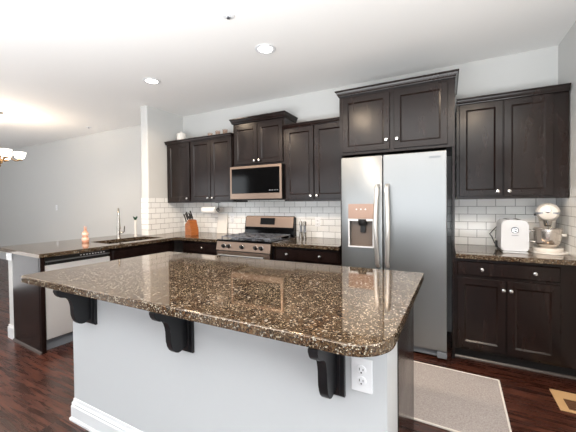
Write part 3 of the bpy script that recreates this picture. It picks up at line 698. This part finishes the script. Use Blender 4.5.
bm = nb(); add_lathe(bm, [(.02, 0), (.02, .012), (.014, .014), (0, .014)], 16, (0, -.146, .343), '-y'); obj('hub_cap', bm, 'chrome', hd, True)
bm = nb(); add_lathe(bm, [(.009, 0), (.009, .015), (0, .016)], 12, (-.068, -.06, .30)); add_tube(bm, [(-.07, -.06, .305), (-.09, -.06, .305)], .009, 10); obj('speed_lever', bm, 'black', hd, True)
bm = nb(); add_lathe(bm, [(.02, .21), (.026, .225), (.03, .26), (.03, .27)], 18, (0, -.075, 0)); add_tube(bm, [(0, -.075, .22), (0, -.075, .16)], .007, 8); obj('beater_shaft', bm, 'nickel', t, True)
bm = nb(); add_lathe(bm, [(0, .033), (.045, .033), (.048, .040), (.066, .05), (.084, .078), (.092, .12), (.094, .188), (.098, .19), (.094, .192), (.091, .188), (.088, .12), (.08, .08), (.06, .054), (0, .05)], 32, (0, -.05, 0)); bl = obj('mixing_bowl', bm, 'bowl', t, True)
bm = nb(); add_tube(bm, [(-.088, -.075, .172), (-.112, -.085, .174), (-.124, -.09, .15), (-.122, -.09, .10), (-.108, -.085, .076), (-.078, -.075, .08)], .007, 10); obj('bowl_handle', bm, 'chrome', bl, True)
bm = nb(); add_lathe(bm, [(.0, 0), (.011, 0), (.011, .018), (.014, .026), (.0, .028)], 12, (.090, -.05, .14), 'x'); obj('bowl_clip', bm, 'whitematte', bl, True)
# things on top of the left cabinets
ZT = 2.2705
t = thing('canister', 'round white lidded canister on top of the left upper cabinets', 'canister', (-2.87, -.20, ZT))
bm = nb(); add_lathe(bm, [(0, 0), (.066, 0), (.068, .006), (.068, .125), (.064, .13), (0, .13)], 24); obj('body', bm, 'whitematte', t, True)
bm = nb(); add_lathe(bm, [(0, .13), (.055, .13), (.055, .138), (.014, .141), (.012, .15), (.018, .158), (.012, .166), (0, .166)], 20); obj('lid', bm, 'whitematte', t, True)
for k, (x, h, lab) in enumerate(((-2.33, .085, 'small clear glass on the cabinets, nearest the white canister'), (-2.19, .10, 'small clear glass on the cabinets, middle one of three'), (-2.06, .105, 'small clear glass on the cabinets, nearest the tall cabinet'))):
    bm = nb(); add_lathe(bm, [(0, 0), (.022, 0), (.026, .012), (.032, h*.6), (.036, h), (.034, h), (.03, h*.6), (.023, .014), (0, .012)], 20)
    o = obj('drinking_glass', bm, 'glass', smooth=True, loc=(x, -.18, ZT)); tag(o, lab, 'glass')

# ------------------------------------------------------------------ floor items
ra = R(-1.5); rc = Vector((1.012, -.822)); ux = Vector((math.cos(ra), math.sin(ra))); uy = Vector((-math.sin(ra), math.cos(ra)))
rw, rh = .93, .74; c = rc-ux*rw/2-uy*rh/2
t = thing('kitchen_rug', 'pale grey woven rug with white border on the floor before the refrigerator', 'rug', (c.x, c.y, 0), ra)
bx('pile', 'rug', t, -rw/2+.012, rw/2-.012, -rh/2+.012, rh/2-.012, .0005, .010, bev=.002)
bm = nb()
for d in ((-rw/2, rw/2, -rh/2, -rh/2+.012), (-rw/2, rw/2, rh/2-.012, rh/2), (-rw/2, -rw/2+.012, -rh/2, rh/2), (rw/2-.012, rw/2, -rh/2, rh/2)): add_box(bm, *d, .0005, .012, bev=.003)
obj('border', bm, 'rug_edge', t, True)
t = thing('floor_vent', 'tan floor register set in the dark floor at right', 'vent', (1.41, -.91, 0))
bm = nb(); slab_cells(bm, [-.10, -.05, .05, .10], [-.125, -.10, .03, .125], lambda i, j: not (i == 1 and j == 1), .0005, .008); soft(bm, .002); obj('frame', bm, 'tan', t)
bm = nb(); add_box(bm, -.05, .05, -.10, .03, .0004, .002); obj('backing', bm, 'ventslot', t)
bm = nb()
for k in range(6): add_box(bm, -.05, .05, -.098+k*.0222, -.087+k*.0222, .002, .0065)
obj('louvres', bm, 'ventslot', t)

# ------------------------------------------------------------------ ceiling items
for k, (x, y) in enumerate(DOWN):
    t = thing('recessed_light', ('round recessed ceiling light farther left, over the sink side', 'round recessed ceiling light nearer the middle, in front of the microwave')[k], 'ceiling light', (x, y, H), 0)
    bm = nb(); add_lathe(bm, [(.062, -.001), (.085, -.001), (.092, -.004), (.09, -.008), (.068, -.010), (.062, -.004)], 32); obj('trim_ring', bm, 'trim', t, True)
    bm = nb(); add_lathe(bm, [(0, -.002), (.064, -.002), (.064, -.005), (0, -.005)], 32); obj('lens', bm, 'lens', t, True)
for k, (x, y, lab) in enumerate(((-.76, -1.74, 'small chrome sprinkler head on the ceiling nearer the camera'), (-4.96, -.35, 'tiny sprinkler head on the far dining room ceiling'))):
    t = thing('sprinkler_head', lab, 'sprinkler', (x, y, H))
    bm = nb(); add_lathe(bm, [(.045, 0), (.045, -.004), (.036, -.009), (.012, -.010), (.0, -.010)], 20); obj('escutcheon', bm, 'trim', t, True)
    bm = nb(); add_lathe(bm, [(.0, -.010), (.009, -.011), (.010, -.02), (.013, -.022), (.0, -.023)], 12); obj('nozzle', bm, 'iron', t, True)
# chandelier
cx_, cy_, cz_ = -5.2, -1.50, 1.98
t = thing('chandelier', 'brass chandelier with upturned white glass shades at the left edge', 'chandelier', (cx_, cy_, cz_))
bm = nb(); add_lathe(bm, [(0, -.06), (.012, -.055), (.02, -.03), (.012, -.01), (.035, .0), (.045, .03), (.03, .06), (.014, .08), (.012, .18), (.03, .2), (.03, .22), (.012, .24), (.008, .30), (0, .30)], 20); obj('column', bm, 'brass', t, True)
bm = nb(); add_tube(bm, [(0, 0, .29), (0, 0, H-cz_-.02)], .005, 8); obj('stem', bm, 'brass', t, True)
bm = nb(); add_lathe(bm, [(.0, -.03), (.02, -.028), (.06, -.012), (.065, 0), (0, 0)], 24, (0, 0, H-cz_)); obj('canopy', bm, 'nickel', t, True)
for k in range(5):
    a = R(69+72*k); e = Vector((math.cos(a), math.sin(a), 0)); RR = .23
    pts = [e*(.03+(RR-.03)*s)+Vector((0, 0, .02+.20*(1-s)**2*math.sin(s*math.pi)*1.6-.03*math.sin(s*math.pi)+.05*s)) for s in [i/12 for i in range(13)]]
    bm = nb(); add_tube(bm, pts, .008, 8); arm = obj('arm', bm, 'brass', t, True)
    q = e*RR
    bm = nb(); add_lathe(bm, [(0, .055), (.03, .06), (.035, .07), (.02, .085), (.0, .09)], 16, (q.x, q.y, 0)); obj('cup', bm, 'brass', arm, True)
    bm = nb(); add_lathe(bm, [(.03, .08), (.055, .10), (.07, .14), (.078, .185), (.075, .185), (.066, .14), (.05, .104), (.02, .09)], 24, (q.x, q.y, 0)); obj('shade', bm, 'shade', arm, True)
    point((cx_+q.x, cy_+q.y, cz_+.17), 3, (1, .80, .60), .03)
for o in list(bpy.data.objects):
    if o.name.startswith('tmp'): bpy.data.objects.remove(o)
